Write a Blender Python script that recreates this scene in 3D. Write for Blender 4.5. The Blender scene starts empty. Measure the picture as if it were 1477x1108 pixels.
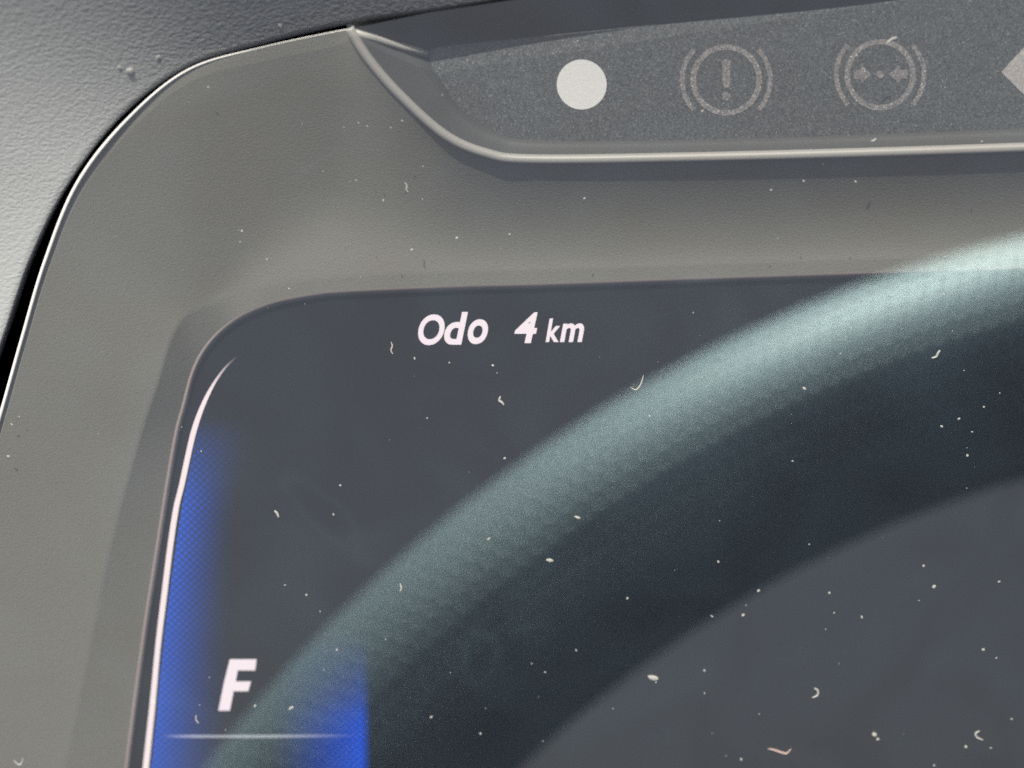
import bpy, bmesh, math, random
from mathutils import Vector, Matrix
from mathutils.bvhtree import BVHTree

# ------------------------------------------------------------------ frame of the instrument cluster
# local frame of the display: x right, y up along the display, z out of it towards the driver; metres
MM = 0.001
ELEV = math.radians(37)          # the display faces the driver, leaning back by this much
TILT = math.radians(20)          # the phone looks from above the display's own normal
DIST = 0.140
FPX = 2795.0                     # focal length in photo pixels (photo 1477 x 1108)
ORG = Vector((0, 0, 0.95))
LW = Matrix(((1, 0, 0, ORG.x),
             (0, math.sin(ELEV), -math.cos(ELEV), ORG.y),
             (0, math.cos(ELEV), math.sin(ELEV), ORG.z),
             (0, 0, 0, 1)))
CAM_L = Vector((0, math.sin(TILT), math.cos(TILT))) * DIST
FWD_L = -CAM_L.normalized()
UP_L = Vector((0, math.cos(TILT), -math.sin(TILT)))
RT_L = Vector((1, 0, 0))
LENS_H = 5.6                     # height of the clear cover over the display, mm

def ray(px, py):
    return (FWD_L * FPX + RT_L * (px - 738.5) + UP_L * (554.0 - py)).normalized()

def P(px, py, h):
    d = ray(px, py)
    t = (h * MM - CAM_L.z) / d.z
    return CAM_L + d * t

scene = bpy.context.scene
# ------------------------------------------------------------------ camera
cd = bpy.data.cameras.new('camera')
cam = bpy.data.objects.new('camera', cd)
scene.collection.objects.link(cam)
cd.sensor_width = 36.0
cd.lens = 36.0 * FPX / 1477.0
cd.clip_start = 0.005
cd.clip_end = 50
M3 = LW.to_3x3()
rot = Matrix((RT_L, UP_L, -FWD_L)).transposed()
cam.matrix_world = Matrix.Translation(LW @ CAM_L) @ (M3 @ rot).to_4x4()
cd.dof.use_dof = True
cd.dof.focus_distance = 0.1345
cd.dof.aperture_fstop = (cd.lens * MM) / 0.0025
scene.camera = cam

# ------------------------------------------------------------------ sky and sun
SUN_L = Vector((-0.10, 0.79, 0.58)).normalized()
SUN_W = (M3 @ SUN_L).normalized()
world = bpy.data.worlds.new('World')
scene.world = world
world.use_nodes = True
wn = world.node_tree.nodes; wl = world.node_tree.links
wn.clear()
sky = wn.new('ShaderNodeTexSky'); sky.sky_type = 'NISHITA'; sky.sun_disc = False
sky.sun_elevation = math.asin(SUN_W.z)
sky.sun_rotation = math.atan2(SUN_W.x, SUN_W.y)
sky.dust_density = 5.0; sky.air_density = 0.3; sky.ozone_density = 0.3
bgn = wn.new('ShaderNodeBackground'); bgn.inputs['Strength'].default_value = 0.085
wo = wn.new('ShaderNodeOutputWorld')
wl.new(sky.outputs[0], bgn.inputs[0]); wl.new(bgn.outputs[0], wo.inputs[0])
sd = bpy.data.lights.new('sun', 'SUN'); sd.energy = 4.0; sd.angle = math.radians(0.5)
sd.color = (1.0, 0.965, 0.86)
sun = bpy.data.objects.new('sun', sd); scene.collection.objects.link(sun)
sun.rotation_euler = SUN_W.to_track_quat('Z', 'Y').to_euler()
sun.location = LW @ (SUN_L * 2)
vs = scene.view_settings
vs.view_transform = 'Standard'; vs.look = 'None'; vs.gamma = 1.0; vs.exposure = 0.9
scene.cycles.use_denoising = False
scene.cycles.transparent_max_bounces = 10
scene.cycles.max_bounces = 4; scene.cycles.diffuse_bounces = 2; scene.cycles.glossy_bounces = 3
scene.cycles.caustics_reflective = False; scene.cycles.caustics_refractive = False

# ------------------------------------------------------------------ helpers
COL = scene.collection

def tag(o, label=None, cat=None, group=None, kind=None):
    if label: o['label'] = label
    if cat: o['category'] = cat
    if group: o['group'] = group
    if kind: o['kind'] = kind
    return o

def empty(name, mat):
    e = bpy.data.objects.new(name, None); COL.objects.link(e)
    e.empty_display_size = 0.02
    e.matrix_world = mat
    return e

def mesh_obj(name, verts, faces, mat, parent=None, smooth=True, uv=None):
    me = bpy.data.meshes.new(name)
    me.from_pydata([tuple(v) for v in verts], [], faces)
    me.update()
    if uv:
        l = me.uv_layers.new(name='UVMap')
        for lp in me.loops:
            l.data[lp.index].uv = uv[lp.vertex_index]
    for p in me.polygons: p.use_smooth = smooth
    me.materials.append(mat)
    o = bpy.data.objects.new(name, me); COL.objects.link(o)
    if parent:
        o.parent = parent
    else:
        o.matrix_world = LW
    return o

def catmull(pts, n):
    """pts list of tuples; n samples per span"""
    out = []
    m = len(pts)
    for i in range(m - 1):
        p0 = pts[max(i - 1, 0)]; p1 = pts[i]; p2 = pts[i + 1]; p3 = pts[min(i + 2, m - 1)]
        for k in range(n):
            t = k / n
            out.append(tuple(0.5 * ((2 * b) + (-a + c) * t + (2 * a - 5 * b + 4 * c - d) * t * t + (-a + 3 * b - 3 * c + d) * t ** 3)
                             for a, b, c, d in zip(p0, p1, p2, p3)))
    out.append(tuple(pts[-1]))
    return out

def grid_faces(nr, nc, flip=False):
    f = []
    for r in range(nr - 1):
        for c in range(nc - 1):
            q = (r * nc + c, r * nc + c + 1, (r + 1) * nc + c + 1, (r + 1) * nc + c)
            f.append(q[::-1] if flip else q)
    return f

def loft(name, rows, mat, parent=None, flip=False, smooth=True, uv=None):
    nc = len(rows[0])
    verts = [v for r in rows for v in r]
    return mesh_obj(name, verts, grid_faces(len(rows), nc, flip), mat, parent, smooth, uv)

def tube(pts, rad, n=10, taper=False):
    verts, faces = [], []
    m = len(pts)
    for i, p in enumerate(pts):
        a = pts[max(i - 1, 0)]; b = pts[min(i + 1, m - 1)]
        t = (b - a).normalized()
        s = t.cross(Vector((0, 0, 1)))
        if s.length < 1e-6: s = Vector((1, 0, 0))
        s.normalize(); u = s.cross(t).normalized()
        r = (rad[i] if isinstance(rad, list) else rad) * (math.sin(math.pi * (i + 0.35) / (m - 0.3)) ** 0.5 if taper else 1)
        for k in range(n):
            an = 2 * math.pi * k / n
            verts.append(p + s * (r * math.cos(an)) + u * (r * math.sin(an)))
    for i in range(m - 1):
        for k in range(n):
            faces.append((i * n + k, i * n + (k + 1) % n, (i + 1) * n + (k + 1) % n, (i + 1) * n + k))
    faces.append(tuple(range(n))[::-1]); faces.append(tuple(range((m - 1) * n, m * n)))
    return verts, faces

def slab(name, poly, h, thick, mat, parent):
    """flat piece with real thickness from a pixel outline lying at height h (mm)"""
    bm = bmesh.new()
    lo = [bm.verts.new(P(x, y, h)) for x, y in poly]
    f = bm.faces.new(lo)
    bm.normal_update()
    if f.normal.z < 0: f.normal_flip()
    ex = bmesh.ops.extrude_face_region(bm, geom=[f])
    for v in ex['geom']:
        if isinstance(v, bmesh.types.BMVert): v.co.z += thick * MM
    bmesh.ops.triangulate(bm, faces=[q for q in bm.faces if len(q.verts) > 4])
    bmesh.ops.recalc_face_normals(bm, faces=bm.faces)
    me = bpy.data.meshes.new(name); bm.to_mesh(me); bm.free()
    me.materials.append(mat)
    o = bpy.data.objects.new(name, me); COL.objects.link(o); o.parent = parent
    return o

# ------------------------------------------------------------------ materials
def new_mat(name):
    m = bpy.data.materials.new(name); m.use_nodes = True
    nt = m.node_tree; nt.nodes.clear()
    out = nt.nodes.new('ShaderNodeOutputMaterial')
    return m, nt, out

def N(nt, typ, **kw):
    n = nt.nodes.new(typ)
    for k, v in kw.items():
        if k.startswith('_'): setattr(n, k[1:], v)
        else:
            k = k.replace('__', ' ')
            n.inputs[k].default_value = v
    return n

def mmcoord(nt, stretch=None):
    tc = N(nt, 'ShaderNodeTexCoord')
    vm = N(nt, 'ShaderNodeVectorMath', _operation='MULTIPLY')
    nt.links.new(tc.outputs['Object'], vm.inputs[0])
    s = stretch or (1000, 1000, 1000)
    vm.inputs[1].default_value = s
    return vm.outputs[0]

def principled(nt, out, col, rough, spec=0.5, metal=0.0):
    b = N(nt, 'ShaderNodeBsdfPrincipled')
    b.inputs['Base Color'].default_value = (*col, 1)
    b.inputs['Roughness'].default_value = rough
    b.inputs['Specular IOR Level'].default_value = spec
    b.inputs['Metallic'].default_value = metal
    nt.links.new(b.outputs[0], out.inputs[0])
    return b

def math_n(nt, op, a, b=None, c=None, clamp=False):
    n = N(nt, 'ShaderNodeMath', _operation=op); n.use_clamp = clamp
    for i, v in enumerate((a, b, c)):
        if v is None: continue
        if isinstance(v, (int, float)): n.inputs[i].default_value = v
        else: nt.links.new(v, n.inputs[i])
    return n.outputs[0]

def mat_bezel():
    m, nt, out = new_mat('satin_grey_plastic')
    b = principled(nt, out, (0.19, 0.186, 0.172), 0.47, 0.5)
    co = mmcoord(nt)
    n1 = N(nt, 'ShaderNodeTexNoise', Scale=6.0, Detail=2.0, Roughness=0.6)
    nt.links.new(co, n1.inputs['Vector'])
    n2 = N(nt, 'ShaderNodeTexNoise', Scale=0.16, Detail=4.0)
    nt.links.new(co, n2.inputs['Vector'])
    rr = N(nt, 'ShaderNodeMapRange'); nt.links.new(n2.outputs['Fac'], rr.inputs[0])
    rr.inputs['To Min'].default_value = 0.40; rr.inputs['To Max'].default_value = 0.55
    nt.links.new(rr.outputs[0], b.inputs['Roughness'])
    mx = N(nt, 'ShaderNodeMix', _data_type='RGBA')
    mx.inputs['A'].default_value = (0.172, 0.168, 0.143, 1); mx.inputs['B'].default_value = (0.203, 0.199, 0.170, 1)
    nt.links.new(n2.outputs['Fac'], mx.inputs['Factor']); nt.links.new(mx.outputs['Result'], b.inputs['Base Color'])
    bp = N(nt, 'ShaderNodeBump', Strength=0.45, Distance=0.00006)
    nt.links.new(n1.outputs['Fac'], bp.inputs['Height']); nt.links.new(bp.outputs[0], b.inputs['Normal'])
    return m

def mat_hood():
    m, nt, out = new_mat('grained_dashboard_skin')
    b = principled(nt, out, (0.335, 0.35, 0.35), 0.45, 0.6)
    co0 = mmcoord(nt)
    # skin grain: small wrinkles, longer one way
    mp = N(nt, 'ShaderNodeMapping'); mp.inputs['Rotation'].default_value = (0, 0, math.radians(-40))
    mp.inputs['Scale'].default_value = (1.0, 1.5, 1.0)
    nt.links.new(co0, mp.inputs['Vector'])
    n0 = N(nt, 'ShaderNodeTexNoise', Scale=1.3, Detail=2.0)
    nt.links.new(co0, n0.inputs['Vector'])
    ad = N(nt, 'ShaderNodeVectorMath', _operation='MULTIPLY_ADD')
    nt.links.new(n0.outputs['Color'], ad.inputs[0]); ad.inputs[1].default_value = (0.7, 0.7, 0.7)
    nt.links.new(mp.outputs[0], ad.inputs[2])
    v = N(nt, 'ShaderNodeTexVoronoi', _feature='SMOOTH_F1', Scale=3.5)
    nt.links.new(ad.outputs[0], v.inputs['Vector'])
    n1 = N(nt, 'ShaderNodeTexNoise', Scale=5.0, Detail=2.0, Roughness=0.6)
    nt.links.new(co0, n1.inputs['Vector'])
    h = math_n(nt, 'MULTIPLY_ADD', n1.outputs['Fac'], 0.55, v.outputs['Distance'])
    bp = N(nt, 'ShaderNodeBump', Strength=0.4, Distance=0.00008)
    nt.links.new(h, bp.inputs['Height']); nt.links.new(bp.outputs[0], b.inputs['Normal'])
    return m

def mat_plain(name, col, rough, spec=0.5, metal=0.0, grain=0.0):
    m, nt, out = new_mat(name)
    b = principled(nt, out, col, rough, spec, metal)
    if grain:
        co = mmcoord(nt)
        n1 = N(nt, 'ShaderNodeTexNoise', Scale=5.0, Detail=2.0)
        nt.links.new(co, n1.inputs['Vector'])
        bp = N(nt, 'ShaderNodeBump', Strength=grain, Distance=0.00005)
        nt.links.new(n1.outputs['Fac'], bp.inputs['Height']); nt.links.new(bp.outputs[0], b.inputs['Normal'])
    return m

def flake_normal(nt, co, scale, amount):
    v = N(nt, 'ShaderNodeTexVoronoi', Scale=scale)
    nt.links.new(co, v.inputs['Vector'])
    sub = N(nt, 'ShaderNodeVectorMath', _operation='SUBTRACT'); sub.inputs[1].default_value = (0.5, 0.5, 0.5)
    nt.links.new(v.outputs['Color'], sub.inputs[0])
    sc = N(nt, 'ShaderNodeVectorMath', _operation='SCALE'); sc.inputs['Scale'].default_value = amount
    nt.links.new(sub.outputs[0], sc.inputs[0])
    g = N(nt, 'ShaderNodeNewGeometry')
    add = N(nt, 'ShaderNodeVectorMath', _operation='ADD')
    nt.links.new(g.outputs['Normal'], add.inputs[0]); nt.links.new(sc.outputs[0], add.inputs[1])
    nm = N(nt, 'ShaderNodeVectorMath', _operation='NORMALIZE'); nt.links.new(add.outputs[0], nm.inputs[0])
    return nm.outputs[0]

def mat_flake(name, col, metal=0.3, amount=0.55):
    m, nt, out = new_mat(name)
    b = principled(nt, out, col, 0.38, 0.5, metal)
    co = mmcoord(nt)
    nt.links.new(flake_normal(nt, co, 11.0, amount), b.inputs['Normal'])
    n2 = N(nt, 'ShaderNodeTexNoise', Scale=5.0, Detail=3.0, Roughness=0.7)
    nt.links.new(co, n2.inputs['Vector'])
    mx = N(nt, 'ShaderNodeMix', _data_type='RGBA')
    mx.inputs['A'].default_value = (*[c * 0.65 for c in col], 1); mx.inputs['B'].default_value = (*[c * 1.4 for c in col], 1)
    nt.links.new(n2.outputs['Fac'], mx.inputs['Factor']); nt.links.new(mx.outputs['Result'], b.inputs['Base Color'])
    return m

def mat_lens():
    """clear cover: see-through, a mirror image on both faces, and a thin film of dust, wipe marks and a painted reflection"""
    m, nt, out = new_mat('clear_cover_plastic')
    tr = N(nt, 'ShaderNodeBsdfTransparent'); tr.inputs[0].default_value = (0.97, 0.97, 0.97, 1)
    gl = N(nt, 'ShaderNodeBsdfGlossy', Roughness=0.0); gl.inputs[0].default_value = (1.0, 0.895, 0.70, 1)
    ge = N(nt, 'ShaderNodeNewGeometry')
    dt = N(nt, 'ShaderNodeVectorMath', _operation='DOT_PRODUCT')
    nt.links.new(ge.outputs['Normal'], dt.inputs[0]); nt.links.new(ge.outputs['Incoming'], dt.inputs[1])
    c1 = math_n(nt, 'SUBTRACT', 1.0, math_n(nt, 'ABSOLUTE', dt.outputs['Value']), clamp=True)
    fres = math_n(nt, 'MULTIPLY_ADD', math_n(nt, 'POWER', c1, 5.0), 0.9, 0.22)    # both faces of the pane together
    mx = N(nt, 'ShaderNodeMixShader')
    nt.links.new(fres, mx.inputs[0]); nt.links.new(tr.outputs[0], mx.inputs[1]); nt.links.new(gl.outputs[0], mx.inputs[2])
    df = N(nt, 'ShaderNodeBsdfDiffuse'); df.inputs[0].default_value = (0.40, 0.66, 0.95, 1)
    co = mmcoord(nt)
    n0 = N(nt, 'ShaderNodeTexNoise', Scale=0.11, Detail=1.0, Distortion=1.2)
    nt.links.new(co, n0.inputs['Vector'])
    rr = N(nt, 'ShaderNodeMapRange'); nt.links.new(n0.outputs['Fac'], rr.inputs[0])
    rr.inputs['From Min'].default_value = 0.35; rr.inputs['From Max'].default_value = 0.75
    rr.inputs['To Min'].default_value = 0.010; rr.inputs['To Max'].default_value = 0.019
    # finger and cloth smears and one painted-in reflection patch, in the cover's plane
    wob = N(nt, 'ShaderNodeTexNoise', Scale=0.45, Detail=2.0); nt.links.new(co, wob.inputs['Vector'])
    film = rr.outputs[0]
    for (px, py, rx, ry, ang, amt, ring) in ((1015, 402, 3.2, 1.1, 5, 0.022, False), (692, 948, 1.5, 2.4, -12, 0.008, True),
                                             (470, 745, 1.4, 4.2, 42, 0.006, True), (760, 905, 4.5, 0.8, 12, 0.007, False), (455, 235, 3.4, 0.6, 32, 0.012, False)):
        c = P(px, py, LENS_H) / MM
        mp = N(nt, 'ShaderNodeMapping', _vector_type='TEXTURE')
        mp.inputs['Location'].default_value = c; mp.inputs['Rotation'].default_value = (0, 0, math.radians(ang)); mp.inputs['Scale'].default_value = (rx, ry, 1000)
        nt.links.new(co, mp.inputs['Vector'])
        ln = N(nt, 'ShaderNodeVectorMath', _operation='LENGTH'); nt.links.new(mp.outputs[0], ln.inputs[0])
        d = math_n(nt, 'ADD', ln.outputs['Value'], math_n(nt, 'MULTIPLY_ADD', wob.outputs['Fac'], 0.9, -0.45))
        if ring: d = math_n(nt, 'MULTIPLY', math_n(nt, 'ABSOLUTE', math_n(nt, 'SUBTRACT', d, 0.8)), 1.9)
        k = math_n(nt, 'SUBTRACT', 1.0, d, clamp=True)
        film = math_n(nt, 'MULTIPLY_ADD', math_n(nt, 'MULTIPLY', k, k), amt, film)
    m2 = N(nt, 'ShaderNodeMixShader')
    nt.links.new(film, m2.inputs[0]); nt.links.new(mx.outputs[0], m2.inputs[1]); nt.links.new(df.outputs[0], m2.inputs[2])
    nt.links.new(m2.outputs[0], out.inputs[0])
    return m

def pixel_grid(nt, pitch, lo):
    """liquid-crystal dots: a diamond raster in the plane of the display"""
    co = mmcoord(nt)
    sp = N(nt, 'ShaderNodeSeparateXYZ'); nt.links.new(co, sp.inputs[0])
    a = math_n(nt, 'ADD', sp.outputs['X'], sp.outputs['Y'])
    b = math_n(nt, 'SUBTRACT', sp.outputs['X'], sp.outputs['Y'])
    k = math.pi / pitch
    sa = math_n(nt, 'ABSOLUTE', math_n(nt, 'SINE', math_n(nt, 'MULTIPLY', a, k)))
    sb = math_n(nt, 'ABSOLUTE', math_n(nt, 'SINE', math_n(nt, 'MULTIPLY', b, k)))
    pr = math_n(nt, 'MULTIPLY', sa, sb)
    return math_n(nt, 'MULTIPLY_ADD', pr, 1.0 - lo, lo)

def mat_white_emit():
    m, nt, out = new_mat('lit_white_pixels')
    m.cycles.emission_sampling = 'NONE'
    em = N(nt, 'ShaderNodeEmission', Strength=0.72); em.inputs[0].default_value = (1.0, 0.90, 0.92, 1)
    co = mmcoord(nt)
    w = N(nt, 'ShaderNodeTexNoise', Scale=7.0, Detail=1.0)
    nt.links.new(co, w.inputs['Vector'])
    mx = N(nt, 'ShaderNodeMix', _data_type='RGBA')
    mx.inputs['A'].default_value = (1.0, 0.80, 0.78, 1); mx.inputs['B'].default_value = (0.96, 0.90, 0.98, 1)
    nt.links.new(w.outputs['Fac'], mx.inputs['Factor']); nt.links.new(mx.outputs['Result'], em.inputs[0])
    g = pixel_grid(nt, 0.22, 0.7)
    nt.links.new(math_n(nt, 'MULTIPLY', g, 0.80), em.inputs['Strength'])
    nt.links.new(em.outputs[0], out.inputs[0])
    return m

def mat_glow(name, col, strength, expr, pitch=0.56, lo=0.28):
    """lit part of the screen: brightness over the picture comes from the sheet's own u, v"""
    m, nt, out = new_mat(name)
    m.cycles.emission_sampling = 'NONE'
    uv = N(nt, 'ShaderNodeUVMap'); sp = N(nt, 'ShaderNodeSeparateXYZ'); nt.links.new(uv.outputs[0], sp.inputs[0])
    f = expr(nt, sp.outputs['X'], sp.outputs['Y'])
    if pitch:
        f = math_n(nt, 'MULTIPLY', f, pixel_grid(nt, pitch, lo))
    tr = N(nt, 'ShaderNodeBsdfTransparent'); em = N(nt, 'ShaderNodeEmission'); ad = N(nt, 'ShaderNodeAddShader')
    em.inputs[0].default_value = (*col, 1)
    nt.links.new(math_n(nt, 'MULTIPLY', f, strength), em.inputs['Strength'])
    nt.links.new(tr.outputs[0], ad.inputs[0]); nt.links.new(em.outputs[0], ad.inputs[1]); nt.links.new(ad.outputs[0], out.inputs[0])
    return m

def mat_leather():
    m, nt, out = new_mat('perforated_dark_leather')
    b = principled(nt, out, (0.10, 0.135, 0.142), 0.56, 1.0, 0.4)
    b.inputs['IOR'].default_value = 1.7; b.inputs['Specular Tint'].default_value = (0.75, 1.0, 1.1, 1)
    uv = N(nt, 'ShaderNodeUVMap'); sp = N(nt, 'ShaderNodeSeparateXYZ'); nt.links.new(uv.outputs[0], sp.inputs[0])
    u = sp.outputs['X']; v = sp.outputs['Y']
    row = math_n(nt, 'FLOOR', v)
    off = math_n(nt, 'MULTIPLY', math_n(nt, 'MODULO', row, 2.0), 0.5)
    fu = math_n(nt, 'SUBTRACT', math_n(nt, 'FRACT', math_n(nt, 'ADD', u, off)), 0.5)
    fv = math_n(nt, 'SUBTRACT', math_n(nt, 'FRACT', v), 0.5)
    d = math_n(nt, 'SQRT', math_n(nt, 'ADD', math_n(nt, 'MULTIPLY', fu, fu), math_n(nt, 'MULTIPLY', fv, fv)))
    rr = N(nt, 'ShaderNodeMapRange', _interpolation_type='SMOOTHSTEP'); nt.links.new(d, rr.inputs[0])
    rr.inputs['From Min'].default_value = 0.14; rr.inputs['From Max'].default_value = 0.32
    mx = N(nt, 'ShaderNodeMix', _data_type='RGBA')
    mx.inputs['A'].default_value = (0.10, 0.19, 0.28, 1); mx.inputs['B'].default_value = (0.32, 0.51, 0.72, 1)  # black leather lightened; its teal sheen is put into colour and metallic
    nt.links.new(rr.outputs[0], mx.inputs['Factor']); nt.links.new(mx.outputs['Result'], b.inputs['Base Color'])
    bp = N(nt, 'ShaderNodeBump', Strength=0.5, Distance=0.0004)
    nt.links.new(rr.outputs[0], bp.inputs['Height']); nt.links.new(bp.outputs[0], b.inputs['Normal'])
    return m

M_BEZEL = mat_bezel()
M_HOOD = mat_hood()
M_WALL = mat_plain('dark_recess_plastic', (0.055, 0.056, 0.055), 0.5, 0.5, grain=0.3)
M_UPPER = mat_plain('shade_darkened_plastic', (0.028, 0.032, 0.034), 0.5, 0.4, grain=0.3)  # darker than the recess wall to paint in the hood's shadow
M_BEAD = mat_plain('highlight_edge_plastic', (0.27, 0.263, 0.245), 0.46, 0.6)  # paler than the bezel to paint in the edge highlights
M_EDGE = mat_plain('highlight_cover_edge', (0.62, 0.61, 0.59), 0.25, 0.8)  # pale colour paints in the light caught by the cover's edge
M_LIP = mat_plain('inner_lip_plastic', (0.30, 0.25, 0.235), 0.4, 0.5)  # pale pinkish colour stands in for light caught on the lip
M_BLACK = mat_plain('display_black_glass', (0.010, 0.0102, 0.0105), 0.25, 0.3)
M_GAP = mat_plain('black_gap_plastic', (0.012, 0.012, 0.012), 0.6, 0.3)
M_FLAKE = mat_flake('speckled_panel_film', (0.10, 0.105, 0.105))
M_SYMB = mat_flake('unlit_symbol_print', (0.20, 0.19, 0.185), 0.1, 0.7)
M_ARROW = mat_flake('pale_arrow_print', (0.32, 0.305, 0.295), 0.0, 0.35)
M_DISC = mat_plain('white_disc_print', (0.60, 0.60, 0.59), 0.6, 0.3, grain=0.2)
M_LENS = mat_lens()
M_WHITE = mat_white_emit()
def mat_dust(name, col, clear):
    m, nt, out = new_mat(name)
    df = N(nt, 'ShaderNodeBsdfDiffuse'); df.inputs[0].default_value = (*col, 1)
    tr = N(nt, 'ShaderNodeBsdfTransparent')
    mx = N(nt, 'ShaderNodeMixShader'); mx.inputs[0].default_value = 1 - clear
    nt.links.new(tr.outputs[0], mx.inputs[1]); nt.links.new(df.outputs[0], mx.inputs[2]); nt.links.new(mx.outputs[0], out.inputs[0])
    return m
M_DUST = mat_dust('pale_dust', (0.50, 0.50, 0.48), 0.54)
M_PINK = mat_dust('pinkish_lint', (0.40, 0.31, 0.30), 0.4)
M_LEATHER = mat_leather()
M_HUB = mat_plain('black_hub_plastic', (0.03, 0.032, 0.034), 0.5, 0.4)

# ------------------------------------------------------------------ dashboard hood round the cluster
H_ST = [(-305, 1700), (-170, 1050), (-100, 800), (-44, 630), (6, 485), (44, 375), (98, 268), (176, 169),
        (268, 101), (380, 66), (503, 37), (620, 21), (760, 0), (1000, -38), (1300, -85), (1650, -140)]
hc = catmull(H_ST, 8)
HB = 5.2
base = [P(x, y, HB - 0.9 * min(max((i / 8 - 6) / 4, 0), 1)) for i, (x, y) in enumerate(hc)]
def outward(pts):
    res = []
    for i in range(len(pts)):
        t = pts[min(i + 1, len(pts) - 1)] - pts[max(i - 1, 0)]
        n = Vector((-t.y, t.x, 0)).normalized()     # walking up then right: left-hand side is outside
        res.append(n)
    return res
on = outward(base)
prof = [(0.35, -4.2), (0.02, -2.0), (0.0, -0.25), (0.05, 0.0), (0.16, 0.10), (0.5, 0.25), (1.2, 0.5), (2.5, 0.9), (4.5, 1.6), (7, 2.4),
        (10, 3.5), (14, 5.0), (19, 7), (26, 10), (36, 14)]
def hood_z(i, d, z):
    if z <= 0.0: return z
    t = min(max((i / 8 - 3.4) / 6.0, 0), 1)              # low flank on the left, steep brow along the top
    t = t * t * (3 - 2 * t)
    flank = 0.1 * min(d / 0.16, 1) + 0.05 * d
    brow = 0.1 * min(d / 0.16, 1) + 0.69 * d
    return flank * (1 - t) + brow * t
rows = [[p + n * (d * MM) + Vector((0, 0, hood_z(i, d, z) * MM)) for i, (p, n) in enumerate(zip(base, on))] for d, z in prof]
hood = loft('dashboard_hood', rows, M_HOOD)
tag(hood, 'grey leather-grained dashboard hood curving round the corner of the instrument cluster', 'dashboard')

# ------------------------------------------------------------------ instrument cluster
cl = empty('instrument_cluster', LW)
tag(cl, 'car instrument cluster with grey bezel, warning lamp strip and dark screen under a clear cover', 'instrument cluster')

#        M: outer edge / ridge   h     C: crease           h    D: screen opening  h
ST = [((-255, 1700), 5.2, (-30, 1700), 2.3, (108, 1700)),
      ((-120, 1050), 5.2, (106, 1050), 2.3, (190, 1030)),
      ((-60, 800), 5.2, (158, 797), 2.3, (224, 795)),
      ((-8, 630), 5.2, (200, 640), 2.3, (249, 640)),
      ((32, 489), 5.2, (227, 555), 2.3, (263, 583)),
      ((66, 375), 5.2, (247, 490), 2.1, (276, 536)),
      ((112, 264), 5.2, (269, 455), 1.65, (293, 503)),
      ((183, 173), 5.2, (302, 442), 1.15, (318, 475)),
      ((271, 101), 5.2, (342, 424), 0.68, (350, 453)),
      ((380, 68), 5.2, (393, 413), 0.64, (395, 435)),
      ((503, 42), 5.2, (450, 404), 0.64, (450, 424)),
      ((530, 85), 5.1, (485, 401), 0.64, (485, 420)),
      ((575, 137), 4.8, (539, 398), 0.64, (540, 417)),
      ((640, 195), 4.4, (609, 395), 0.64, (610, 414)),
      ((700, 222), 4.1, (689, 392), 0.64, (690, 411)),
      ((770, 231), 4.0, (775, 390), 0.64, (775, 409)),
      ((1000, 228), 4.0, (1000, 383), 0.64, (1000, 401)),
      ((1300, 220), 4.0, (1300, 373), 0.64, (1300, 391)),
      ((1650, 208), 4.0, (1650, 362), 0.64, (1650, 380))]
NS = 10
Mc = catmull([(*s[0], s[1]) for s in ST[:11]], NS)[:-1] + catmull([(*s[0], s[1]) for s in ST[10:]], NS)
Cc = catmull([(*s[2], s[3]) for s in ST], NS)
Dc = catmull([(*s[4], 0.55) for s in ST], NS)
M3d = [P(*q) for q in Mc]; C3d = [P(*q) for q in Cc]; D3d = [P(*q) for q in Dc]
rows = []
ncol = len(M3d)
def mixp(a, b, t): return a * (1 - t) + b * t
# narrow shoulder under the cover's edge, then the broad hollow cove, then the inner chamfer
tl = [0.0, 0.03, 0.06, 0.09, 0.11, 0.14, 0.18, 0.24, 0.3, 0.4, 0.5, 0.6, 0.7, 0.8, 0.88, 0.94, 0.975, 1.0]
for t in tl:
    r = []
    for i in range(ncol):
        c = max(0.0, min(1.0, (i - 7 * NS) / (3.5 * NS)))        # the top is hollowed more than the left flank
        e = 1 - max(0.0, min(1.0, (i - 11 * NS) / (3.5 * NS)))   # most of all in the corner
        p = mixp(M3d[i], C3d[i], t)
        pw = 1.05 * (1 - c) + c * (1.7 - 0.45 * e)
        T = 1.0 * (1 - c) + c * (0.95 - 0.22 * e)
        g = 1 - max(0.0, 1 - t / T) ** pw
        z = M3d[i].z + (C3d[i].z - M3d[i].z) * g
        r.append(Vector((p.x, p.y, z)))
    for _ in range(int(70 * min(1.0, math.sin(math.pi * t) * 2.2))):      # no crease running in from the pointed corner
        q = [v.copy() for v in r]
        for i in range(7 * NS, 15 * NS):
            r[i] = q[i] * 0.5 + (q[i - 1] + q[i + 1]) * 0.25
    rows.append(r)
for t in (0.04, 0.10, 0.4, 0.75, 0.95, 1.0):
    rows.append([mixp(C3d[i], D3d[i], t) for i in range(ncol)])
bezel = loft('bezel', rows, M_BEZEL, cl)

# inner lip of the bezel at the screen opening
def offset_px(c, d):
    out = []
    for i in range(len(c)):
        a = c[max(i - 1, 0)]; b = c[min(i + 1, len(c) - 1)]
        tx, ty = b[0] - a[0], b[1] - a[1]; l = math.hypot(tx, ty)
        out.append((c[i][0] - ty / l * d, c[i][1] + tx / l * d))
    return out
lip = []
lo = [q[:2] for q in Dc]
for d, h, up in ((-0.5, 0.56, 0.0), (1.5, 0.54, 0.10), (4.0, 0.42, 0.12), (6.5, 0.25, 0.06), (7.6, 0.02, 0.0)):
    lip.append([P(x, y, h + up * max(0.0, min(1.0, (8 * NS - i) / (3.0 * NS)))) for i, (x, y) in enumerate(offset_px(lo, d))])
loft('inner_lip', lip, M_LIP, cl)

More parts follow.
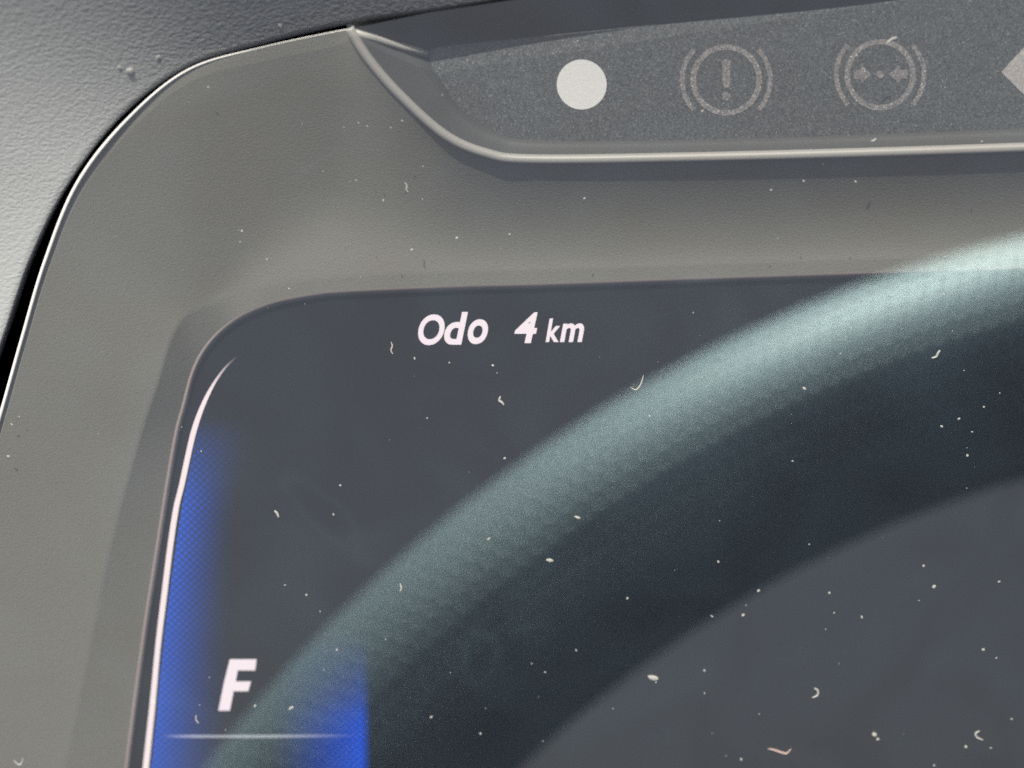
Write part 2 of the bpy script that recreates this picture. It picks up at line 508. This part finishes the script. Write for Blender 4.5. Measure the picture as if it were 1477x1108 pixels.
# edge highlights as beads, pale colour for caught light: cover's edge, ridge and crease
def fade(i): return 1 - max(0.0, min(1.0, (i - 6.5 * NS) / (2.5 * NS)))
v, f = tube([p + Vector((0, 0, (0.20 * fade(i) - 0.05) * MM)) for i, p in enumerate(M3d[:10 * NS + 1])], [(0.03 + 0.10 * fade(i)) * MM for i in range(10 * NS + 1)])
mesh_obj('edge_highlight', v, f, M_EDGE, cl)
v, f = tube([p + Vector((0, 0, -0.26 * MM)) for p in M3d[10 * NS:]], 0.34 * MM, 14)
mesh_obj('ridge_highlight', v, f, M_BEAD, cl)

# recess of the warning lamp strip
SH = 2.4
S_ST = [(617, 77), (619, 88), (632, 112), (665, 157), (715, 191), (785, 203), (1000, 202), (1300, 193), (1650, 178)]
Sc = catmull(S_ST, NS)
S3d = [P(x, y, SH) for x, y in Sc]
R3d = M3d[10 * NS:]
rows = [[mixp(R3d[i], S3d[i], t) + Vector((0, 0, -0.25 * MM * math.sin(math.pi * t))) for i in range(len(Sc))] for t in (0, 0.08, 0.25, 0.5, 0.75, 1.0)]
rows.append([p + Vector((0, 0, -0.5 * MM)) for p in S3d])
loft('recess_wall', rows, M_WALL, cl, flip=True)
# upper wall between strip and hood
top_lo = [(503, 44), (560, 60), (612, 74), (640, 67), (760, 54), (950, 35), (1290, 0), (1650, -60)]
top_hi = [(500, 36), (545, 28), (590, 22), (640, 14), (760, -8), (950, -38), (1290, -92), (1650, -150)]
hl = [5.1, 3.6, SH + 0.1, SH - 0.05, SH - 0.05, SH - 0.05, SH - 0.05, SH - 0.05]
a = catmull([(*q, h) for q, h in zip(top_lo, hl)], 6); b = catmull([(*q, 5.0) for q in top_hi], 6)
rows = [[mixp(P(*p), P(*q), t) for p, q in zip(a, b)] for t in (0, 0.3, 0.6, 1.0)]
loft('upper_wall', rows, M_UPPER, cl)
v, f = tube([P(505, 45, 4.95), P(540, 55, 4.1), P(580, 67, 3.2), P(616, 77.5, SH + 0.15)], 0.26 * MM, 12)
mesh_obj('crease_highlight', v, f, M_BEAD, cl)

panel_poly = [(1700, 200), (1300, 215), (1000, 225), (780, 225), (690, 205), (640, 160), (612, 110), (608, 85), (618, 71), (640, 62), (760, 46), (950, 26), (1290, -9), (1700, -70)]
panel = slab('warning_lamp_strip', panel_poly, SH - 0.7, 0.6, M_FLAKE, cl)
PH = SH - 0.1

def ring_poly(cx, cy, ro, ri, a0=0, a1=360, n=48, sx=1.0):
    """closed outline of an arc band"""
    o = [(cx + sx * ro * math.cos(math.radians(a0 + (a1 - a0) * k / n)), cy - ro * math.sin(math.radians(a0 + (a1 - a0) * k / n))) for k in range(n + 1)]
    i = [(cx + sx * ri * math.cos(math.radians(a0 + (a1 - a0) * k / n)), cy - ri * math.sin(math.radians(a0 + (a1 - a0) * k / n))) for k in range(n + 1)]
    return o, i

def band(name, cx, cy, ro, ri, a0, a1, h, mat, parent, n=48):
    o, i = ring_poly(cx, cy, ro, ri, a0, a1, n)
    rows = [[P(x, y, h) for x, y in o], [P(x, y, h + 0.03) for x, y in o], [P(x, y, h + 0.03) for x, y in i], [P(x, y, h) for x, y in i]]
    return loft(name, rows, mat, parent, smooth=False, flip=True)

def disc(name, cx, cy, r, h, mat, parent, n=40, ry=None):
    return slab(name, [(cx + r * math.cos(2 * math.pi * k / n), cy + (ry or r) * math.sin(2 * math.pi * k / n)) for k in range(n)], h, 0.03, mat, parent)

tag(disc('white_disc', 839, 122, 36, PH, M_DISC, panel, 64), 'plain white round disc on the warning strip')
for cx, cy in ((1047.5, 115.5), (1269.5, 108)):
    band('symbol_ring', cx, cy, 51.5, 43.5, 0, 360, PH, M_SYMB, panel, 64)
    band('symbol_arc', cx, cy, 67, 60, -43, 43, PH, M_SYMB, panel, 24)
    band('symbol_arc', cx, cy, 67, 60, 137, 223, PH, M_SYMB, panel, 24)
slab('exclamation_bar', [(1041.5, 88), (1044, 85.5), (1051, 85.5), (1054, 88), (1053, 122), (1050.5, 126.5), (1045, 126.5), (1042.5, 122)], PH, 0.03, M_SYMB, panel)
disc('exclamation_dot', 1047.5, 139, 6.2, PH, M_SYMB, panel, 20)
slab('symbol_arrow', [(1231, 101), (1241, 101), (1243, 94.5), (1257, 107.5), (1243, 120), (1241, 114), (1231, 114)], PH, 0.03, M_SYMB, panel)
slab('symbol_arrow', [(1309, 101), (1299, 101), (1297, 94.5), (1282, 107.5), (1297, 120), (1299, 114), (1309, 114)], PH, 0.03, M_SYMB, panel)
disc('symbol_dot', 1269.5, 107.5, 5.6, PH, M_SYMB, panel, 20)
slab('turn_arrow', [(1444, 104), (1492, 52), (1492, 82), (1560, 80), (1560, 122), (1492, 124), (1492, 152)], PH, 0.03, M_ARROW, panel)

# ------------------------------------------------------------------ screen
disp = slab('screen', [(85, 1760), (180, 1050), (215, 790), (240, 640), (262, 545), (300, 470), (350, 430), (420, 408), (760, 395), (1300, 375), (1700, 362), (1700, 1760)], -0.65, 0.6, M_BLACK, cl)
GH = -0.035      # graphics lie on the face of the screen
def strip_sheet(name, left, right, mat, h=GH, nu=10, n=10, parent=disp):
    L = catmull(left, n); R = catmull(right, n)
    rows, uv = [], []
    for k in range(nu + 1):
        t = k / nu
        rows.append([P(a[0] * (1 - t) + b[0] * t, a[1] * (1 - t) + b[1] * t, h) for a, b in zip(L, R)])
        uv += [(t, j / (len(L) - 1)) for j in range(len(L))]
    return loft(name, rows, mat, parent, uv=uv)

WL = [(344, 512), (325, 528), (305, 555), (289, 585), (277, 617), (269, 649), (258, 700), (250, 733), (242, 784), (234, 848), (225, 923), (217, 1004), (208, 1088), (140, 1700)]
WR = [(345, 513), (328.0, 529), (311.0, 553), (296.0, 585), (285.0, 617), (277.0, 649), (266.0, 700), (258.0, 733), (249.0, 793), (241.0, 858), (232.0, 930), (225.0, 1004), (216.5, 1088), (149.6, 1700)]
def ss(nt, x, a, b):
    r = N(nt, 'ShaderNodeMapRange', _interpolation_type='SMOOTHSTEP')
    nt.links.new(x, r.inputs[0]); r.inputs['From Min'].default_value = a; r.inputs['From Max'].default_value = b
    return r.outputs[0]
M_STRIPE = mat_glow('lit_white_line', (1.0, 0.84, 0.83), 0.72, lambda nt, u, v: ss(nt, v, 0.0, 0.2), 0.2, 0.8)
strip_sheet('gauge_line', WL, WR, M_STRIPE, GH + 0.02, 3)
BL = [(291, 600), (283, 630), (271, 690), (262, 733), (252, 801), (243, 868), (235, 936), (228, 1004), (220, 1088), (153, 1700)]
BR = [(380, 600), (370, 630), (352, 690), (343, 733), (338, 801), (336, 868), (334, 936), (332, 1004), (330, 1088), (300, 1700)]
def blue_left(nt, u, v):
    fall = math_n(nt, 'POWER', math_n(nt, 'SUBTRACT', 1.0, u, clamp=True), 1.7)
    return math_n(nt, 'MULTIPLY', fall, ss(nt, v, 0.0, 0.36))
M_BLUE1 = mat_glow('blue_gauge_glow', (0.0, 0.085, 0.60), 0.9, blue_left)
strip_sheet('gauge_glow', BL, BR, M_BLUE1, GH, 12)
def blue_right(nt, u, v):
    fall = math_n(nt, 'POWER', u, 1.6)
    return math_n(nt, 'MULTIPLY', math_n(nt, 'MULTIPLY', fall, ss(nt, v, 0.08, 0.68)), math_n(nt, 'SUBTRACT', 1.0, ss(nt, u, 0.87, 1.0)))
M_BLUE2 = mat_glow('blue_gauge_block', (0.0, 0.075, 0.70), 1.15, blue_right)
strip_sheet('gauge_glow', [(392, 880), (388, 1000), (384, 1120), (370, 1700)], [(536, 880), (537, 1000), (537, 1120), (537, 1700)], M_BLUE2, GH, 12)
def dashes(nt, u, v):
    a = ss(nt, v, 0.0, 0.22); b = math_n(nt, 'SUBTRACT', 1.0, ss(nt, v, 0.6, 1.0))
    w = N(nt, 'ShaderNodeTexNoise', Scale=60.0, Detail=2.0); tc = N(nt, 'ShaderNodeCombineXYZ')
    nt.links.new(v, tc.inputs[0]); nt.links.new(u, tc.inputs[1]); nt.links.new(tc.outputs[0], w.inputs['Vector'])
    return math_n(nt, 'MULTIPLY', math_n(nt, 'MULTIPLY', a, b), ss(nt, w.outputs['Fac'], 0.2, 0.7))
M_DASH = mat_glow('faint_white_line', (0.92, 0.94, 1.0), 0.6, dashes, 0.2, 0.4)
strip_sheet('fuel_mark', [(232, 1064), (320, 1064.3), (410, 1064), (520, 1063)], [(232, 1060), (320, 1060.3), (410, 1060), (520, 1059)], M_DASH, GH + 0.02, 2)
slab('fuel_letter', [(331.5, 951), (370, 951), (368, 967), (343, 967), (340, 983), (362, 983), (358, 997), (337, 997), (331.5, 1025), (315, 1025), (323, 985)], GH, 0.015, M_WHITE, disp)

def glyph(name, ch, box, shear=0.22, bold=0.026):
    cu = bpy.data.curves.new('g', 'FONT'); cu.body = ch; cu.offset = bold; cu.resolution_u = 6
    o = bpy.data.objects.new('g', cu); COL.objects.link(o)
    dg = bpy.context.evaluated_depsgraph_get()
    me = bpy.data.meshes.new_from_object(o.evaluated_get(dg))
    bpy.data.objects.remove(o); bpy.data.curves.remove(cu)
    xs = [(v.co.x + shear * v.co.y, v.co.y) for v in me.vertices]
    x0 = min(p[0] for p in xs); x1 = max(p[0] for p in xs); y0 = min(p[1] for p in xs); y1 = max(p[1] for p in xs)
    bx0, by0, bx1, by1 = box
    for v, (x, y) in zip(me.vertices, xs):
        v.co = P(bx0 + (x - x0) / (x1 - x0) * (bx1 - bx0), by1 - (y - y0) / (y1 - y0) * (by1 - by0), GH + 0.01)
    me.materials.clear(); me.materials.append(M_WHITE)
    ob = bpy.data.objects.new(name, me); COL.objects.link(ob); ob.parent = disp
    return ob
for ch, box in (('O', (603, 453.5, 641.5, 498)), ('d', (640.5, 450, 675, 497.3)), ('o', (674.5, 460.5, 704, 496.5)),
                ('4', (742, 450.5, 775.5, 495)), ('k', (787, 459.5, 808, 493.5)), ('m', (807.5, 466.5, 842.5, 493.5))):
    glyph('odometer_letter' if ch != '4' else 'odometer_digit', ch, box)

# ------------------------------------------------------------------ clear cover over everything
oc = [q[:2] for q in Mc[:10 * NS + 1]]
lens_px = [(x, y) for x, y in oc] + [(620, 18), (760, -3), (1000, -41), (1300, -88), (1700, -150), (1750, 1760), (-262, 1760)]
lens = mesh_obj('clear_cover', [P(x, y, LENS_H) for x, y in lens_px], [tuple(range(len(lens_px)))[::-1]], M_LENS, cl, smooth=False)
md = lens.modifiers.new('tri', 'TRIANGULATE')

# ------------------------------------------------------------------ steering wheel, seen mirrored in the cover
# place the image of the wheel behind the cover, then mirror it to where the wheel stands
DV = 0.260
vc = CAM_L + (FWD_L * FPX + RT_L * (1958 - 738.5) + UP_L * (554.0 - 2371)) / FPX * DV
def mirror(p): return Vector((p.x, p.y, 2 * LENS_H * MM - p.z))
def mirdir(d): return Vector((d.x, d.y, -d.z))
wc = mirror(vc)
wx = mirdir(RT_L).normalized(); wy = mirdir(UP_L).normalized(); wz = wx.cross(wy).normalized()
WM = Matrix.Translation(wc) @ Matrix((wx, wy, wz)).transposed().to_4x4()
wheel = empty('steering_wheel', LW @ WM)
tag(wheel, 'dark perforated leather steering wheel, its rim mirrored as a curved band in the clear cover', 'steering wheel')
RMAJ, RMIN = 0.1785, 0.0158
verts, faces, uv = [], [], []
nu, nv = 160, 32
for i in range(nu + 1):
    a = 2 * math.pi * i / nu
    for j in range(nv + 1):
        b = 2 * math.pi * j / nv
        r = RMAJ + RMIN * math.cos(b)
        verts.append((r * math.cos(a), r * math.sin(a), RMIN * 1.05 * math.sin(b)))
        uv.append((i / nu * 488, j / nv * 42))
rim = mesh_obj('rim', verts, [q for q in grid_faces(nu + 1, nv + 1, True)], M_LEATHER, wheel, True, uv)
# hub pad and spokes
hv, hf = [], []
hp = [(0.0, 0.018), (0.035, 0.018), (0.055, 0.012), (0.064, 0.0), (0.06, -0.02), (0.04, -0.03), (0.0, -0.03)]
for r, z in hp:
    for k in range(48):
        a = 2 * math.pi * k / 48
        hv.append((r * math.cos(a) * 1.15, r * math.sin(a), z))
for i in range(len(hp) - 1):
    for k in range(48):
        hf.append((i * 48 + k, i * 48 + (k + 1) % 48, (i + 1) * 48 + (k + 1) % 48, (i + 1) * 48 + k))
mesh_obj('hub', hv, hf, M_HUB, wheel)
for ang, wd in ((180, 0.020), (0, 0.020), (270, 0.026)):
    ca, sa = math.cos(math.radians(ang)), math.sin(math.radians(ang))
    sv = []
    for r in (0.05, 0.09, 0.13, 0.168):
        k = wd * (1.3 - (r - 0.05) * 5)
        z0 = -0.012 + (r - 0.05) * 0.1
        for (yy, zz) in ((-k, -0.004), (-k * 0.8, 0.006), (k * 0.8, 0.006), (k, -0.004), (k * 0.8, -0.010), (-k * 0.8, -0.010)):
            sv.append((r * ca - yy * sa, r * sa + yy * ca, zz + z0))
    sf = []
    for i in range(3):
        for k in range(6):
            sf.append((i * 6 + k, i * 6 + (k + 1) % 6, (i + 1) * 6 + (k + 1) % 6, (i + 1) * 6 + k))
    sf += [tuple(range(6)), tuple(range(18, 24))[::-1]]
    mesh_obj('spoke', sv, sf, M_HUB, wheel)

# ------------------------------------------------------------------ dust and lint lying on the cover and the hood
bv_l = BVHTree.FromPolygons([tuple(P(x, y, LENS_H)) for x, y in lens_px], [tuple(range(len(lens_px)))[::-1]])
hm = hood.data
bv_h = BVHTree.FromPolygons([tuple(v.co) for v in hm.vertices], [tuple(p.vertices) for p in hm.polygons])
def drop(px, py):
    d = ray(px, py)
    best = None
    for bv in (bv_l, bv_h):
        loc, nr, idx, dist = bv.ray_cast(CAM_L, d)
        if loc is not None and (best is None or dist < best[1]):
            if nr.dot(d) > 0: nr = -nr
            best = (loc, dist, nr)
    return (best[0], best[2]) if best else (P(px, py, LENS_H), Vector((0, 0, 1)))

PXM = 0.138 / FPX            # metres per photo pixel near the cover
random.seed(7)
big = [(187, 101, 4.5), (228, 82, 3), (172, 97, 2.5), (404, 37, 2.5), (349, 333, 3), (346, 349, 2), (598, 517, 2.4), (648, 523, 2.6), (711, 527, 3),
       (717, 538, 2), (616, 603, 2.4), (728, 661, 2.6), (491, 700, 2.6), (937, 600, 2.2), (949, 522, 1.6), (1361, 424, 3), (1212, 510, 2.2),
       (1160, 560, 3), (1228, 472, 1.8), (1442, 567, 2), (1419, 587, 2.3), (1383, 604, 2.2), (1358, 615, 2.2), (1402, 623, 2.6), (1395, 657, 3),
       (1143, 665, 1.8), (1000, 451, 2.2), (481, 742, 2.8), (411, 844, 1.8), (442, 858, 3.4), (302, 977, 2), (288, 1017, 2), (368, 1018, 2.4),
       (420, 1021, 3), (833, 746, 3.6), (793, 808, 3.6), (705, 777, 2.8), (556, 922, 2.8), (486, 937, 2.2), (467, 966, 2), (622, 1034, 2.8),
       (693, 1058, 3), (767, 957, 2.4), (831, 938, 2.6), (650, 970, 1.8), (884, 1022, 2.8), (783, 1069, 2.4), (1038, 751, 1.6), (1036, 810, 2.8),
       (1167, 785, 2.2), (1094, 852, 2.8), (1076, 873, 2.2), (1072, 887, 2.8), (1027, 889, 2.6), (1196, 855, 2.8), (1203, 884, 2.2),
       (1243, 890, 2.6), (1332, 816, 2.2), (1347, 846, 3), (1441, 839, 1.8), (1418, 937, 2.4), (1437, 949, 2), (1261, 1059, 5), (1266, 1066, 2.5),
       (1393, 1077, 3.4), (1429, 1079, 2), (1347, 1104, 3), (1016, 967, 2.2), (1016, 1000, 2.2), (1095, 1030, 2), (1069, 1095, 2.6), (1459, 1037, 2.4),
       (942, 977, 5), (946, 984, 2.4), (905, 863, 3), (564, 184, 2.2), (580, 174, 2.2), (517, 177, 1.8), (530, 182, 1.8), (610, 240, 2), (553, 289, 2.4),
       (609, 287, 2), (659, 343, 2.6), (735, 338, 2.2), (594, 360, 3), (843, 286, 2.4), (514, 260, 1.6), (466, 247, 1.8), (638, 137, 1.6),
       (1416, 204, 2.4), (1159, 261, 2.6), (1234, 262, 2.4), (1112, 274, 1.6), (28, 601, 2.2), (17, 612, 2), (12, 658, 2.4), (385, 374, 2.2),
       (417, 416, 2.4), (262, 616, 1.8), (1013, 160, 1.6)]
for _ in range(70):
    x = random.uniform(30, 1470); y = random.uniform(20, 1105)
    if x < 230 and random.random() < 0.5: continue
    big.append((x, y, random.choice((0.7, 0.8, 0.9, 1.0, 1.2, 1.5))))
bm = bmesh.new()
for x, y, r in big:
    r *= random.uniform(0.5, 0.85) if r < 4 else 0.95
    loc, nr = drop(x, y)
    q = nr.to_track_quat('Z', 'Y').to_matrix().to_4x4()
    sc = Matrix.Diagonal((r * PXM * random.choice((0.8, 0.9, 1.1, 1.3, 1.9)), r * PXM * random.uniform(0.7, 1.1), r * PXM * 0.5, 1))
    g = bmesh.ops.create_icosphere(bm, subdivisions=1 if r < 1.6 else 2, radius=1.0,
                                   matrix=Matrix.Translation(loc + nr * (r * PXM * 0.35)) @ q @ Matrix.Rotation(random.uniform(0, 6.28), 4, 'Z') @ sc)
    for v in g['verts']: v.co += Vector((random.uniform(-1, 1), random.uniform(-1, 1), 0)) * r * PXM * 0.18
me = bpy.data.meshes.new('dust_specks'); bm.to_mesh(me); bm.free(); me.materials.append(M_DUST)
for p in me.polygons: p.use_smooth = True
o = bpy.data.objects.new('dust_specks', me); COL.objects.link(o); o.matrix_world = LW
tag(o, 'pale dust specks scattered over the clear cover and the hood', 'dust', kind='stuff')

lint = [([(564, 493), (566, 499), (564, 505), (567, 511)], 1.6, 'short upright pale lint fibre just below left of the letter O of Odo', M_DUST),
        ([(722, 571), (720, 577), (724, 580), (727, 584)], 2.4, 'small crooked pale lint fibre on the dark screen below the digit 4', M_DUST),
        ([(909, 558), (917, 562), (923, 556), (926, 549), (928, 541)], 1.6, 'hooked white lint fibre at the upper edge of the mirrored rim', M_DUST),
        ([(1343, 516), (1350, 514), (1353, 508), (1356, 505)], 2.2, 'S-shaped white lint fibre on the mirrored steering wheel rim', M_DUST),
        ([(396, 736), (400, 740), (402, 746)], 2.6, 'short thick white lint fibre on the dark screen right of the blue glow', M_DUST),
        ([(283, 1031), (283, 1038), (287, 1043)], 1.5, 'faint thin lint fibre on the blue glow left below the letter F', M_DUST),
        ([(20, 1096), (26, 1102), (31, 1101), (33, 1093)], 1.4, 'V-shaped pale lint fibre low on the left bezel', M_DUST),
        ([(577, 841), (579, 847), (577, 853)], 2.0, 'tiny upright lint fibre on the pale lower stretch of the mirrored rim', M_DUST),
        ([(1174, 992), (1179, 995), (1179, 1002), (1171, 1006)], 2.2, 'J-shaped white lint fibre in the lower right of the screen', M_DUST),
        ([(1107, 1079), (1116, 1081), (1125, 1084), (1134, 1086), (1141, 1079)], 2.6, 'long pinkish lint fibre near the bottom edge of the screen', M_PINK),
        ([(1413, 1054), (1407, 1057), (1409, 1063), (1418, 1067)], 2.0, 'curled white lint fibre in the bottom right corner of the screen', M_DUST),
        ([(584, 263), (587, 268), (586, 273), (589, 277)], 1.3, 'short pale lint fibre on the bezel below the warning strip corner', M_DUST),
        ([(1256, 203), (1261, 202), (1263, 199)], 1.5, 'tiny bright lint fibre on the ridge below the second brake symbol', M_DUST),
        ([(1278, 63), (1282, 59), (1288, 55), (1294, 54)], 1.8, 'pale lint fibre lying across the top of the second brake symbol', M_DUST)]
for pts, r, lab, mt in lint:
    q = [drop(x, y) for x, y in catmull(pts, 4)]
    r *= 0.8
    v, f = tube([a + n * (r * PXM * 0.8) for a, n in q], r * PXM, 8, True)
    o = mesh_obj('lint_fibre', v, f, mt)
    tag(o, lab, 'lint', 'lint fibres on the clear cover')
